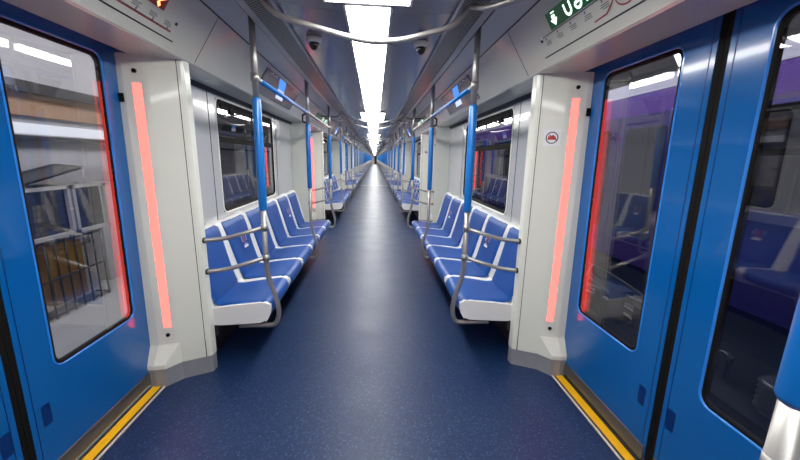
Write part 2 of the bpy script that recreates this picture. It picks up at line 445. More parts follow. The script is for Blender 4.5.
# ---------------- poles
def make_pole(s, y, kind, lab):
    root = empty('grab_pole', (s * .668, y, .29), None, 'grab pole', 'steel and blue grab poles along the aisle')
    low = [(.668, y, 1.10), (.668, y, .66), (.608, y, .45), (.604, y, .36), (.630, y, .288), (.72, y, .288), (.87, y, .288)]
    lo = MB(s); lo.tube(fillet(low, .07), .0165 if kind != 'far' else .020, 12)
    lo.build('lower_tube', M['pole'], root)
    up = MB(s); up.tube([(.668, y, 1.76), (.668, y, 2.240)], .0185, 14)
    up.tube([(.668, y, 1.865), (.668, y, 1.91)], .024, 14)
    up.build('upper_tube', M['pole'], root)
    sl = MB(s); z = [1.090, 1.100, 1.76, 1.772]; sl.tube([(.668, y, q) for q in z], [.021, .026, .026, .021], 16)
    partlabel(sl.build('blue_sleeve', M['sleeve'], root), 'blue middle section of the pole')
    if kind:
        ye = 2.170 if kind == 'near' else 5.635
        xe = 1.025
        for z0, z1 in ((.975, .903), (.771, .697)):
            r = MB(s); dy = (ye - y)
            pth = [(.668, y, z0), (.90, y + dy * .25, z1 + .004), (.985, y + dy * .7, z1), (xe, ye, z1)]
            r.tube(fillet(pth, .06), .0135, 10)
            r.tube([(.668, y, z0 - .022), (.668, y, z0 + .022)], .021, 12)
            rail = r.build('rail', M['pole'], root)
            d = MB(s); d.disc((xe - .012, ye - dy * .1, z1), (1, 0, 0), .019, .022); d.build('rail_cap', M['black'], rail)
    MASTERS.append((root, lab, -1 if kind == 'far' else 0, LAST))
for s in (1, -1):
    make_pole(s, 2.24, 'near', (lambda s: lambda i: '%s grab pole with side rails at the near end of bench %s from camera' % (SIDE[s], ORD[i]))(s))
    make_pole(s, 3.87, None, (lambda s: lambda i: '%s plain grab pole in front of the middle of the %s bench' % (SIDE[s], ORD[i]))(s))
    make_pole(s, 5.657, 'far', (lambda s: lambda i: ('%s grab pole with side rails past the far end of the %s bench' % (SIDE[s], ORD[i])) if i >= 0 else
              '%s' % ('thick looking grab pole cut off by the bottom right corner of the photo' if s > 0 else 'left grab pole just outside the frame beside the near door'))(s))

# overhead rails joining the poles of a bench
for s in (1, -1):
    o = empty('overhead_rail', (s * .668, 3.9, 1.888), None, 'overhead rail', 'overhead rails along the benches')
    a = MB(s); a.tube([(.668, 2.255, 1.888), (.668, 2.34, 1.888)], .015); a.build('steel_end', M['pole'], o)
    a = MB(s); a.tube([(.668, 2.34, 1.888), (.668, 3.80, 1.888)], .0165); partlabel(a.build('blue_section', M['sleeve'], o), 'blue section of the rail')
    a = MB(s); a.tube([(.668, 3.80, 1.888), (.668, 5.66, 1.888)], .015); a.build('steel_section', M['pole'], o)
    a = MB(s); a.tube([(.668, 3.87, 1.888), (.72, 3.87, 1.86), (.72, 3.87, 1.80), (.672, 3.87, 1.78)], .011); a.build('bracket', M['black'], o)
    MASTERS.append((o, (lambda s: lambda i: 'overhead blue and steel rail above the %s bench on the %s' % (ORD[max(i, 0)], SIDE[s]))(s), 0, LAST))

# crosswise grab bars over the doors
def cross_bar(y, lab, side_curve):
    o = empty('overhead_grab_bar', (0, y, 2.0), None, 'grab bar', 'steel grab bars crossing the ceiling by the doors')
    pts = [(-.545, y, 2.235), (-.452, y, 2.112), (-.375, y, 2.082), (-.08, y, 2.014), (.04, y, 1.998), (.18, y, 2.012), (.42, y, 2.080), (.478, y, 2.130), (.545, y, 2.235)]
    MB().tube(fillet(pts, .06), .0145, 12).build('bar', M['pole'], o)
    dy = -.2 if side_curve > 0 else .2
    for s in (1, -1):
        MB(s).tube(fillet([(.51, y, 2.185), (.56, y + dy * .7, 2.12), (.64, y + dy * 1.3, 2.11), (.90, y + dy * 1.9, 2.14)], .08), .0145, 12).build('side_arm', M['pole'], o)
    MASTERS.append((o, lab, 0, LAST))
cross_bar(1.87, lambda i: 'curved steel ceiling bar past the %s doors, on the far side' % ORD[i], 1)
cross_bar(.73, lambda i: 'curved steel ceiling bar before the %s doors, on the camera side' % ORD[i], -1)

# ---------------- pillars
def make_pillar(s, far):
    """far=False: pillar beyond the door (Y~2.1); far=True: mirrored, before the door"""
    f = (lambda y: 2 * DC - y) if far else (lambda y: y)
    root = empty('door_pillar', (s * 1.17, f(2.1), 0), None, 'pillar', 'white pillars beside the doors')
    def sec(pl, z): return [(x, f(y), z) for x, y in pl]
    top = [(1.345, 2.045), (1.29, 2.045), (1.20, 2.068), (1.181, 2.075), (1.060, 2.131), (1.040, 2.141), (1.026, 2.152), (1.022, 2.20), (1.345, 2.20)]
    mid = [(1.345, 1.995), (1.303, 1.992), (1.242, 2.003), (1.181, 2.078), (1.06, 2.134), (1.040, 2.143), (1.026, 2.153), (1.022, 2.20), (1.345, 2.20)]
    up1 = [(1.345, 2.043), (1.291, 2.043), (1.202, 2.066), (1.181, 2.0755), (1.060, 2.1315), (1.040, 2.1415), (1.026, 2.1525), (1.022, 2.20), (1.345, 2.20)]
    mb = MB(s); mb.loft([sec(mid, .122), sec(mid, .15), sec(up1, .262), sec(top, .30), sec(top, 1.945)])
    mb.build('pillar_cover', M['white'], root)
    b = MB(s); bt = [(x + (.004 if x < 1.3 else 0), y + .004, ) for x, y in mid]
    b.loft([sec(bt, 0), sec(bt, .122)]); partlabel(b.build('kick_plate', M['boot'], root), 'grey metal kick plate at the foot')
    g = MB(s); g.prism_z([(1.0545, f(2.1325)), (1.0575, f(2.1310)), (1.0585, f(2.135)), (1.0545, f(2.137))], .122, 1.945)
    g.build('cover_joint', M['groove'], root)
    led = MB(s); led.prism_z([(1.213, f(2.0635)), (1.252, f(2.0535)), (1.252, f(2.060)), (1.213, f(2.070))], .375, 1.80)
    l = led.build('light_strip', M['led'], root); partlabel(l, 'glowing red light strip')
    for z in (1.862, .325):
        d = MB(s); n = (0, -1 if not far else 1, 0); d.disc((1.235, f(2.060), z), n, .0115, .009); d.build('screw', M['sensor'], root)
    ht = MB(s); ht.box(1.296, 1.322, min(f(2.035), f(2.052)), max(f(2.035), f(2.052)), 1.70, 1.745); ht.build('door_stop', M['rubber'], root)
    if not far and s > 0:
        st = MB(s); st.tube([(1.128, f(2.0715), 1.575), (1.128, f(2.0675), 1.575)], [.05, .05], 4)
        # square sticker with a round no-entry mark
        st = MB(s); st.add([(1.085, 2.1185, 1.525), (1.173, 2.0776, 1.525), (1.173, 2.0776, 1.625), (1.085, 2.1185, 1.625)], [(0, 1, 2, 3)])
        stk = st.build('warning_sticker', M['emw'], root)
        def S3(a, b, e=.001): return (1.129 + a * .907, 2.0980 - a * .42 - e, 1.575 + b)
        rg = MB(s); n = 24
        rg.add([S3(.036 * math.cos(2 * pi * k / n), .036 * math.sin(2 * pi * k / n)) for k in range(n)] + [S3(.030 * math.cos(2 * pi * k / n), .030 * math.sin(2 * pi * k / n)) for k in range(n)],
               [(k, (k + 1) % n, (k + 1) % n + n, k + n) for k in range(n)])
        rg.build('sticker_ring', M['ink'], stk)
        rr = MB(s); rr.add([S3(-.026, -.012, .002), S3(.026, -.012, .002), S3(.020, .006, .002), S3(.006, .018, .002), S3(-.010, .008, .002), S3(-.022, .010, .002)], [tuple(range(6))]); rr.build('sticker_mark', M['red'], stk)
        bb = MB(s); bb.add([S3(-.020, .016, .003), S3(.024, -.018, .003), S3(.027, -.014, .003), S3(-.017, .020, .003)], [(0, 1, 2, 3)]); bb.build('sticker_slash', M['ink'], stk)
    q = 'far' if not far else 'near'
    MASTERS.append((root, (lambda s, q: lambda i: 'white door pillar with red light strip, %s side of the %s %s door' % (q, ORD[i], SIDE[s]))(s, q), 0, LAST))
for s in (1, -1):
    make_pillar(s, False); make_pillar(s, True)

# ---------------- doors
DX = 1.327
def make_leaf(s, far, root):
    f = (lambda y: y) if far else (lambda y: 2 * DC - y)
    y0, y1, z0, z1 = DC + .024, 2.19, .035, 1.985
    wy0, wy1, wz0, wz1, r = 1.448, 1.940, .512, 1.906, .045
    lf = MB(s); inner = rrect(wy0 - .012, wy1 + .012, wz0 - .012, wz1 + .012, r + .012)
    n = len(inner)
    # outer loop with matching count: project inner points onto the leaf edge
    def outer(p):
        cy, cz = (wy0 + wy1) / 2, (wz0 + wz1) / 2; dy, dz = p[0] - cy, p[1] - cz
        t = min(((y1 if dy > 0 else y0) - cy) / dy if dy else 9e9, ((z1 if dz > 0 else z0) - cz) / dz if dz else 9e9); return (cy + dy * t, cz + dz * t)
    ins = [p for p in inner]
    outp = [outer(p) for p in ins]
    # make sure the four corners are present
    for cy_, cz_ in ((y1, z1), (y0, z1), (y0, z0), (y1, z0)):
        k = min(range(n), key=lambda j: (outp[j][0] - cy_) ** 2 + (outp[j][1] - cz_) ** 2); outp[k] = (cy_, cz_)
    X = DX
    vs = [(X, f(a), b) for a, b in outp] + [(X, f(a), b) for a, b in ins]
    lf.add(vs, [(k, (k + 1) % n, (k + 1) % n + n, k + n) for k in range(n)])
    lf.add([(X, f(y0), z0), (X, f(y0), z1), (X + .035, f(y0), z1), (X + .035, f(y0), z0)], [(0, 1, 2, 3)])
    lf.add([(X, f(y0), z0), (X, f(y1), z0), (X + .035, f(y1), z0), (X + .035, f(y0), z0)], [(0, 1, 2, 3)])
    lf.add([(X + .035, f(a), b) for a, b in outp] + [(X + .035, f(a), b) for a, b in ins], [(k, (k + 1) % n, (k + 1) % n + n, k + n) for k in range(n)])
    leaf = lf.lean(.015).build('door_leaf', M['door'], root)
    # bevel lip with painted highlight, black gasket, pane
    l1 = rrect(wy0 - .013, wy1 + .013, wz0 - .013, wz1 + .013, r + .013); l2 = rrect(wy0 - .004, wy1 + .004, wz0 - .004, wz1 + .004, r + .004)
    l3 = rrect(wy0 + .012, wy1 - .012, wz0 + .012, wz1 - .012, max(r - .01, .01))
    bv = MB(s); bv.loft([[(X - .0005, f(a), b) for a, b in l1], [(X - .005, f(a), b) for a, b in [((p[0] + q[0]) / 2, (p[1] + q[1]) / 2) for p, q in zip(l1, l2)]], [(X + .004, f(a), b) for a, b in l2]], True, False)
    partlabel(bv.lean(.015).build('window_bevel', M['doorhi'], leaf), 'blue rounded rim of the window with painted highlight')
    gk = MB(s); gk.loft([[(X + .004, f(a), b) for a, b in l2], [(X + .002, f(a), b) for a, b in [((p[0] + q[0]) / 2, (p[1] + q[1]) / 2) for p, q in zip(l2, l3)]], [(X + .006, f(a), b) for a, b in l3], [(X + .021, f(a), b) for a, b in l3]], True, False)
    gk.lean(.015).build('gasket', M['rubber'], leaf)
    pn = MB(s); pn.add([(X + .006, f(a), b) for a, b in l3], [tuple(range(len(l3)))]); pn.add([(X + .018, f(a), b) for a, b in l3], [tuple(range(len(l3)))]); pn.lean(.015).build('window_pane', M['glass'], leaf)
    # edge seam, rubber, finger recess, bottom guide
    rb = MB(s); a, b = sorted((f(DC + .001), f(DC + .026))); rb.box(X + .002, X + .03, a, b, z0, z1); rb.lean(.015).build('edge_rubber', M['rubber'], leaf)
    sm = MB(s); a, b = sorted((f(DC + .046), f(DC + .049))); sm.box(X - .001, X + .002, a, b, z0, z1); sm.lean(.015).build('edge_seam', M['recess'], leaf)
    fr = MB(s); ya, yb, za, zb = (1.348, 1.390, .285, .385) if far else (1.325, 1.367, .285, .385)
    o_ = rrect(ya, yb, za, zb, .008, 3); i_ = rrect(ya + .006, yb - .004, za + .006, zb - .006, .006, 3)
    fr.loft([[(X - .0008, f(p), q) for p, q in o_], [(X - .0003, f(p), q) for p, q in i_]], False, False)
    fr.add([(X - .0003, f(p), q) for p, q in i_], [tuple(range(len(i_)))])
    fr.lean(.015).build('finger_recess', M['recess'], leaf)
    gd = MB(s); a, b = sorted((f(DC + .03), f(2.15))); gd.prism_y([(X - .010, .030), (X - .006, .100), (X + .01, .105), (X + .01, .03), (X - .010, .03)], a, b); gd.lean(.015).build('bottom_skirt', M['sillm'], leaf)
    return leaf
def make_door(s):
    root = empty('door_1' if s > 0 else 'door_2', (s * DX, DC, 0), None, None, None, 'structure')
    make_leaf(s, True, root); make_leaf(s, False, root)
    a, b = 2 * DC - 2.02, 2.02
    y = MB(s); y.box(1.283, 1.3305, a, b, .0, .006); partlabel(y.build('yellow_strip', M['yellow'], root), 'yellow warning strip along the sill')
    y = MB(s); y.box(1.256, 1.268, a, b, .0, .005); y.build('sill_edge', M['pale'], root)
    y = MB(s); y.box(1.268, 1.283, a, b, .0, .003); y.box(1.3305, 1.337, a, b, -.02, .001); y.build('sill_groove', M['groove'], root)
    y = MB(s); y.box(1.25, 1.46, a - .1, b + .1, -.04, 0); y.box(1.337, 1.346, a, b, 0, .008); y.build('sill_plate', M['sillm'], root)
    return root
DOORS = [make_door(1), make_door(-1)]

# ---------------- saloon windows
def make_window(s):
    root = empty('window_1' if s > 0 else 'window_2', (s * 1.26, 3.82, 1.43), None, None, None, 'structure')
    y0, y1, z0, z1 = 3.04, 4.60, .945, 1.885
    lo = rrect(y0, y1, z0, z1, .07); l2 = rrect(y0 + .045, y1 - .045, z0 + .03, z1 - .05, .05)
    fr = MB(s); fr.loft([[(1.2495, a, b) for a, b in lo], [(1.244, a, b) for a, b in [((p[0] * .7 + q[0] * .3), (p[1] * .7 + q[1] * .3)) for p, q in zip(lo, l2)]], [(1.258, a, b) for a, b in l2]], False, False)
    # fill the square corners of the opening
    fr.box(1.252, 1.262, y0 + .02, y1 - .02, 1.535, 1.585)
    fr.loft([[(1.2575, a, b) for a, b in l2], [(1.2575, a, b) for a, b in rrect(y0 - .02, y1 + .02, z0 - .02, z1 + .02, .01)]], False, False)
    fr.box(1.250, 1.262, y0 + .10, y1 - .05, 1.815, 1.845)
    fr.box(1.244, 1.262, 3.32, 3.40, 1.79, 1.85)
    fr.build('window_frame', M['rubber'], root)
    wl = MB(s); w0 = rrect(y0 - .014, y1 + .014, z0 - .014, z1 + .014, .08); wl.loft([[(1.2495, a, b) for a, b in w0], [(1.243, a, b) for a, b in rrect(y0 - .007, y1 + .007, z0 - .007, z1 + .007, .075)], [(1.2495, a, b) for a, b in lo]], True, False)
    wl.build('window_rim', M['white'], root)
    for q, (za, zb) in enumerate(((z0 + .02, 1.545), (1.575, z1 - .03))):
        p = MB(s); p.add([(1.258 + q * .001, a, b) for a, b in ((y0 + .03, za), (y1 - .03, za), (y1 - .03, zb), (y0 + .03, zb))], [(0, 1, 2, 3)]); p.build('pane', M['wglass'], root)
    return root
WINS = [make_window(1), make_window(-1)]

# ---------------- fascia furniture (y along the train, v up the sloping fascia)
FD = Vector((-.22, 0, .20)).normalized(); FN = Vector((-.20, 0, -.22)).normalized()
# the drawn fascia face runs (1.012,1.957)->(.80,2.150)
FA = Vector((1.012, 0, 1.957)); FD = (Vector((.855, 0, 2.206)) - FA).normalized(); FN = Vector((-FD.z, 0, FD.x)).normalized()
if FN.z > 0: FN = -FN
def F3(y, v, e): p = FA + FD * v + FN * e; return (p.x, y, p.z)
def fbox(mb, y0, y1, v0, v1, e0, e1):
    vs = [F3(y, v, e) for y in (y0, y1) for v in (v0, v1) for e in (e0, e1)]
    mb.add(vs, [(0, 1, 3, 2), (4, 6, 7, 5), (0, 4, 5, 1), (2, 3, 7, 6), (0, 2, 6, 4), (1, 5, 7, 3)])
def fpoly(mb, pts, e): mb.add([F3(y, v, e) for y, v in pts], [tuple(range(len(pts)))])
def fline(mb, pts, w, e):
    for (a, b), (c, d) in zip(pts, pts[1:]):
        l = math.hypot(c - a, d - b); nx, ny = -(d - b) / l * w / 2, (c - a) / l * w / 2
        fpoly(mb, [(a + nx, b + ny), (c + nx, d + ny), (c - nx, d - ny), (a - nx, b - ny)], e)

# stroke letters: list of polylines in a unit cell (x 0..1, y 0..1)
LET = {'U': [[(0, 1), (0, .25), (.25, 0), (.6, 0), (.85, .25), (.85, 1)]],
       'e': [[(.1, .95), (.6, 1), (.85, .75), (.85, .25), (.6, 0), (.2, 0), (0, .2), (0, .45), (.85, .5)]],
       'r': [[(.1, 0), (.1, 1), (.75, 1)]], 'I': [[(.4, 0), (.4, 1)]]}
def sign_text(root, m, s, txt, y_start, step, w, v0, v1, e):
    """written so that it reads left to right from inside the car"""
    d = -1 if s > 0 else 1
    y = y_start
    for ch in txt:
        mb = MB(s)
        for pl in LET.get(ch, []): fline(mb, [(y + d * p[0] * w, v0 + p[1] * (v1 - v0)) for p in pl], .012, e)
        mb.build('letter', m, root); y += d * step

def sign(s, red):
    nm = 'destination_display'
    o = empty(nm, (s * .92, 1.3, 2.08), None, 'led sign', 'lit displays above the doors')
    a, b = .72, 1.83
    bz = MB(s); fbox(bz, a, b, .146, .226, -.004, .006)
    bz.build('display_panel', M['redsc' if red else 'green'], o)
    t = MB(s); e = .0072
    if not red:
        # arrow, then the lettering
        fpoly(t, [(1.805, .184), (1.745, .184), (1.775, .154)], e); fbox(t, 1.760, 1.788, .182, .203, .006, e)
        t.build('arrow', M['gtext'], o); t = MB(s); fbox(t, 1.755, 1.785, .211, .217, .006, e); t.build('dash', M['gtext'], o)
        sign_text(o, M['gtext'], s, 'UerI', 1.675, .075, .050, .158, .210, e)
        sign_text(o, M['gtext'], s, 'reU', 1.32, .075, .050, .158, .210, e)
    else:
        for y0, v0, y1, v1 in ((1.815, .205, 1.77, .175), (1.77, .17, 1.79, .153), (1.75, .208, 1.72, .163), (1.68, .208, 1.68, .16), (1.65, .16, 1.62, .208), (1.58, .208, 1.54, .16)):
            t = MB(s); fline(t, [(y0, v0), (y1, v1)], .016, e); t.build('letter_stroke', M['rtext'], o)
    return o
def route_map(s, red):
    o = empty('route_map', (s * .97, 1.3, 2.04), None, 'route map', 'line maps above the doors')
    ln = MB(s)
    if not red: fline(ln, [(1.941, .139), (.61, .135)], .004, .0012)
    else: fline(ln, [(1.942, .079), (.64, .070)], .006, .0012)
    ln.build('route_line', M['ink' if not red else 'inkr'], o)
    for k in range(12):
        tk = MB(s)
        y = 1.91 - k * .112
        base = .126 if not red else .092
        fbox(tk, y - .004, y + .004, base - .008, base + .004, .0005, .0012)
        for j in range(3):   # station names as tiny illegible lines
            fbox(tk, y - .034, y + .008 + .006 * ((k + j) % 3), base - .018 - j * .008 + (.04 if red else 0), base - .014 - j * .008 + (.04 if red else 0), .0004, .0010)
        tk.build('station_name', M['inkg'], o)
    if not red:
        rl = MB(s); fline(rl, [(1.539, .068), (1.46, .072), (1.43, .088), (1.407, .103), (1.39, .13)], .006, .0016)
        fline(rl, [(1.345 + .048 * math.cos(t), .096 + .03 * math.sin(t)) for t in [2 * pi * k / 20 for k in range(21)]], .006, .0016)
        fline(rl, [(1.29, .09), (1.1, .08), (.98, .11), (.8, .105)], .006, .0016)
        rl.build('red_branch', M['inkr'], o)
        dt = MB(s); fpoly(dt, [(1.945 + .009 * math.cos(t), .139 + .009 * math.sin(t)) for t in [2 * pi * k / 12 for k in range(12)]], .002); dt.build('station_dot', M['emw'], o)
    else:
        rl = MB(s); fline(rl, [(1.941, .084), (.64, .075)], .003, .0016); rl.build('dark_route_edge', M['ink'], o)
    return o
for s in (1, -1):
    o = sign(s, False); gl = (lambda s: lambda i: 'green lit display with white arrow and lettering above the %s %s door' % (ORD[i], SIDE[s]))(s)
    if s > 0: MASTERS.append((o, gl, 0, LAST))
    else: o.location.y += P; o['_o'] = list(o.location); MASTERS.append((o, (lambda g: lambda i: g(i + 1))(gl), 0, LAST - 1))
r = sign(-1, True); tag(r, 'dark red lit display with orange letters above the nearest left door')
m1 = route_map(1, False); MASTERS.append((m1, lambda i: 'line map with red branch on the fascia above the %s right door' % ORD[i], 0, 5))
m2 = route_map(-1, True); MASTERS.append((m2, lambda i: 'line map with dark red line on the fascia above the %s left door' % ORD[i], 0, 5))
for s in (1, -1):   # hatch joint above each door
    h = MB(s)
    for i in range(-1, LAST + 1):
        fbox(h, .56 + i * P, 1.992 + i * P, .039, .046, -.002, .0012)
        for y in (2.25, 5.62): fbox(h, y + i * P - .002, y + i * P + .002, .0, .293, -.002, .001)
    o = structure(h.build('trim_%d' % (11 if s > 0 else 12), M['groove'])); o['label'] = 'thin dark hatch joints on the %s fascia' % SIDE[s]
    # small sensor by the map
    d = MB(s); a = Vector(F3(1.955, .128, 0)); d.disc(a, FN, .008, .004, 10); d.name = 0
    o = d.build('fascia_lock', M['black'], None, (s * a.x, a.y, a.z)); tag(o, 'tiny black lock on the %s fascia beside the line map' % SIDE[s], 'lock')

# glossy fascia panels above the benches, reflections painted on as glowing patches
for s in (1, -1):
    o = empty('fascia_glazing', (s * .92, 3.75, 2.05), None, 'screen', 'glossy fascia panels above the benches')
    b = MB(s); fbox(b, 3.22, 4.45, .03, .262, -.004, .010); partlabel(b.build('glass_cover', M['smoke'], o), 'dark glossy cover')
    c1 = MB(s); fpoly(c1, [(3.60, .255), (3.84, .255), (3.93, .165), (3.70, .165)], .0112); partlabel(c1.build('blue_reflection', M['screen'], o), 'bright blue painted reflection')
    c2 = MB(s); fpoly(c2, [(3.70, .163), (3.93, .163), (4.02, .072), (3.76, .072)], .0112); partlabel(c2.build('pale_reflection', M['glazingw'], o), 'pale violet painted lower reflection')
    for y in (3.34, 3.46, 4.18, 4.30):
        e = MB(s); fline(e, [(y, .235), (y + .05, .25), (y + .09, .232)], .006, .0112)
        e.build('printed_mark', M['emw'], o)
    MASTERS.append((o, (lambda s: lambda i: 'glossy dark screen with painted blue reflection above the %s bench on the %s' % (ORD[i], SIDE[s]))(s), 0, LAST))

# ceiling camera domes
for s in (1, -1):
    o = empty('dome_camera', (s * .345, 2.43, 2.178), None, 'camera', 'white dome cameras on the ceiling')
    b = MB(s); b.tube([(.345, 2.43, 2.178), (.345, 2.43, 2.155), (.345, 2.43, 2.145)], [.048, .048, .040], 20); b.build('housing', M['whitep'], o)
    l = MB(s); l.tube([(.345, 2.425, 2.148), (.345, 2.423, 2.125), (.345, 2.42, 2.108), (.345, 2.42, 2.100)], [.032, .030, .018, .004], 18); l.build('lens', M['sensor'], o)
    MASTERS.append((o, (lambda s: lambda i: 'white dome camera on the %s ceiling panel, %s from the camera' % (SIDE[s], ORD[i]))(s), 0, 6))
# little spot sensors under the fascia over the windows
for s in (1, -1):
    o = MB(s).disc((1.12, 2.62, 1.944), (0, 0, -1), .013, .005, 12).build('soffit_spot', M['emw'], None, (s * 1.12, 2.62, 1.944))
    tag(o, None, 'spot light', 'small round spots under the fascia')
    MASTERS.append((o, (lambda s: lambda i: 'small round white spot under the %s fascia by the %s window' % (SIDE[s], ORD[i]))(s), 0, 5))

# ------------------------------------------------------------------ repeat the bay down the train
reg()
for o, lab, a, b in MASTERS:
    o['label'] = lab(0)
    for i in range(a, b + 1):
        if i == 0: continue
        if i > 6: far_copy(o, i * P, lab(i))
        else: copy_tree(o, i * P, lab(i))
for k, (o, nm) in enumerate([(DOORS[0], 'door'), (DOORS[1], 'door'), (WINS[0], 'window'), (WINS[1], 'window')]):
    s = 'right' if k % 2 == 0 else 'left'
    for i in range(0, LAST + 1):
        if i == 0: c = o
        elif i > 6:
            c = far_copy(o, i * P, '')
            c['kind'] = 'structure'
        else: c = copy_tree(o, i * P)
        c.name = '%s_%d' % (nm, 2 * i + 1 + (k % 2))
        c['label'] = ('pair of blue sliding doors on the %s, %s from the camera' if nm == 'door' else 'wide black framed window on the %s, %s from the camera') % (s, ORD[i])
for o in bpy.data.objects:
    if o.name.startswith('door_99'): o.name = 'door_%d' % (2 * LAST + 3)

# ------------------------------------------------------------------ outside, left: depot wall and stored units
structure(MB().box(-9, -1.5, -4, 30, -1.0, -.92).build('depot_floor', M['concrete'])).name = 'floor_outside'
dw = MB(); dw.box(-5.3, -5.2, -4, 30, -.92, 4.2)
structure(dw.build('wall_outside', M['depotwall']))
db = MB(); db.box(-5.2, -5.05, -4, 30, 2.28, 2.44); db.box(-5.2, -5.1, -4, 30, 1.60, 1.66)
o = structure(db.build('trim_13', M['depotbeam'])); o['label'] = 'dark beams along the depot wall'
o = structure(MB().box(-5.2, -5.15, -4, 30, 1.95, 2.28).build('trim_14', M['brownwall'])); o['label'] = 'brownish panel band of the depot wall'
o = MB().box(-4.75, -4.62, 3.2, 11, 1.66, 1.80).box(-5.2, -4.7, 3.3, 3.36, 1.70, 1.76).box(-5.2, -4.7, 10.8, 10.86, 1.70, 1.76).build('cable_duct', M['lamp']); o.data.materials[0] = mat('duct_white', (.7, .72, .75), .5, emit=(.8, .85, .9), estr=.35)  # duct brightness put in as a faint glow of its own
tag(o, 'long white horizontal duct outside the left door window', 'duct')
for q, (y0, y1, lb) in enumerate(((7.2, 10.5, 'bright fluorescent tube hanging outside the left windows'),)):
    o = empty('tube_lamp', (-4.5, (y0 + y1) / 2, 2.8), lb, 'lamp', 'depot tube lamps')
    MB().tube([(-4.5, y0, 2.74), (-4.5, y1, 2.74)], .028, 10).build('tube', M['lamp'], o)
    MB().box(-4.56, -4.44, y0 - .05, y1 + .05, 2.765, 2.86).build('fitting', M['steelw'], o)
    for yy in (y0 + .3, y1 - .3): MB().tube([(-4.5, yy, 2.86), (-4.5, yy, 4.1)], .012, 6).build('hanger', M['steelw'], o)
# stored air conditioning units in light steel frames
for q, (y0, y1) in enumerate(((4.70, 5.42), (5.46, 6.10))):
    o = empty('ventilation_unit', (-4.3, (y0 + y1) / 2, .22), ('dark grille ventilation unit in steel frame, nearer one outside the left door', 'dark grille ventilation unit in steel frame, farther one outside the left door')[q], 'machine', 'ventilation units stored outside')
    MB().box(-4.88, -4.52, y0 + .05, y1 - .05, .26, .90).build('core', M['mesh'], o)
    fr = MB()
    for x in (-4.94, -4.50):
        for yy in (y0, y1 - .05): fr.box(x, x + .05, yy, yy + .05, .22, .95)
        for zz in (.22, .90): fr.box(x, x + .05, y0, y1, zz, zz + .05)
    for yy in (y0, y1 - .05):
        for zz in (.22, .90): fr.box(-4.94, -4.45, yy, yy + .05, zz, zz + .05)
    fr.build('frame', M['steelw'], o)
    g = MB()
    for k in range(7): g.box(-4.515, -4.508, y0 + .06, y1 - .06, .30 + k * .085, .312 + k * .085)
    g.build('grille', M['dark'], o)
o = empty('open_lid', (-4.7, 5.3, .96), 'thin dark lid propped over the ventilation units', 'lid')
MB().add([(-4.45, 4.7, 1.0), (-4.45, 5.75, 1.22), (-4.9, 5.75, 1.25), (-4.9, 4.7, 1.03)], [(0, 1, 2, 3)]).add([(-4.45, 4.7, .975), (-4.45, 5.75, 1.19), (-4.9, 5.75, 1.22), (-4.9, 4.7, 1.0)], [(0, 1, 2, 3)]).build('lid_sheet', M['mesh'], o)
MB().tube([(-4.46, 5.70, .95), (-4.46, 5.72, 1.19)], .01).tube([(-4.46, 4.75, .95), (-4.46, 4.75, .99)], .01).build('lid_stay', M['steelw'], o)
# wire cage with brown boards under the units
o = empty('wire_cage', (-4.5, 5.3, -.92), 'black wire cage standing below the ventilation units', 'cage')
cg = MB()
for k in range(8):
    y = 4.72 + k * .165; cg.tube([(-4.48, y, -.92), (-4.48, y, .20)], .012, 8)
for z in (-.88, -.35, .17): cg.tube([(-4.48, 4.70, z), (-4.48, 5.90, z)], .014, 8)
for y in (4.72, 5.88):
    for z in (-.88, .17): cg.tube([(-4.48, y, z), (-4.95, y, z)], .014, 8)
    cg.tube([(-4.95, y, -.92), (-4.95, y, .20)], .014, 8)
cg.build('wire_panel', M['dark'], o)
MB().box(-4.9, -4.5, 4.95, 5.50, -.74, .12).build('brown_board', M['board'], None).name = 'brown_crate'
tag(bpy.data.objects['brown_crate'], 'brown crate standing inside the black wire cage', 'crate')
tag(MB().box(-4.88, -4.56, 5.54, 5.82, -.72, -.02).box(-4.9, -4.54, 4.80, 5.86, -.80, -.745).build('grey_crate', M['steelw']), 'light grey crate and pallet inside the wire cage', 'crate')
tag(MB().box(-5.15, -4.9, 6.5, 7.9, -.92, .9).build('grey_cabinet', M['depotwall']), 'plain grey cabinet by the depot wall', 'cabinet')

# ------------------------------------------------------------------ outside, right: purple train alongside
structure(MB().box(1.6, 9, -4, 30, -1.0, -.92).build('floor_outside_right', M['under'])).name = 'floor_yard'
tr = empty('train_car', (3.9, 6, -.92), 'purple and navy train car standing on the next track outside the right windows', 'train')
body = MB(); prof = [(2.78, .33), (2.72, .40), (2.70, 1.05), (2.70, 1.9), (2.78, 2.12), (2.95, 2.3), (5.2, 2.3), (5.3, 1.0), (5.2, .33)]
body.prism_y(prof, -4, 24); body.build('body', M['navy'], tr)
u = MB(); u.prism_y([(2.694, 1.10), (2.694, 1.9), (2.775, 2.125), (2.80, 2.12), (2.72, 1.9), (2.72, 1.10)], -4, 24); u.build('upper_side', M['purple'], tr)
gs = MB(); gs.box(2.688, 2.70, -4, 24, 1.055, 1.125); gs.build('stripe', M['greyb'], tr)
rf = MB(); rf.prism_y([(2.775, 2.13), (2.95, 2.31), (3.4, 2.42), (4.6, 2.42), (5.2, 2.3), (5.2, 2.2)], -4, 24); rf.build('roof', M['roofg'], tr)
for y0, y1 in ((-1.6, .4), (1.05, 2.45), (5.4, 7.4), (10.6, 12.6)):
    w = MB(); w.box(2.684, 2.693, y0, y1, 1.14, 1.80); fw = w.build('side_window', M['dglass'], tr)
    b = MB(); b.box(2.676, 2.685, y0, y1, 1.50, 1.545); b.box(2.676, 2.685, y0, y1, 1.78, 1.83); b.build('window_bar', M['rubber'], fw)
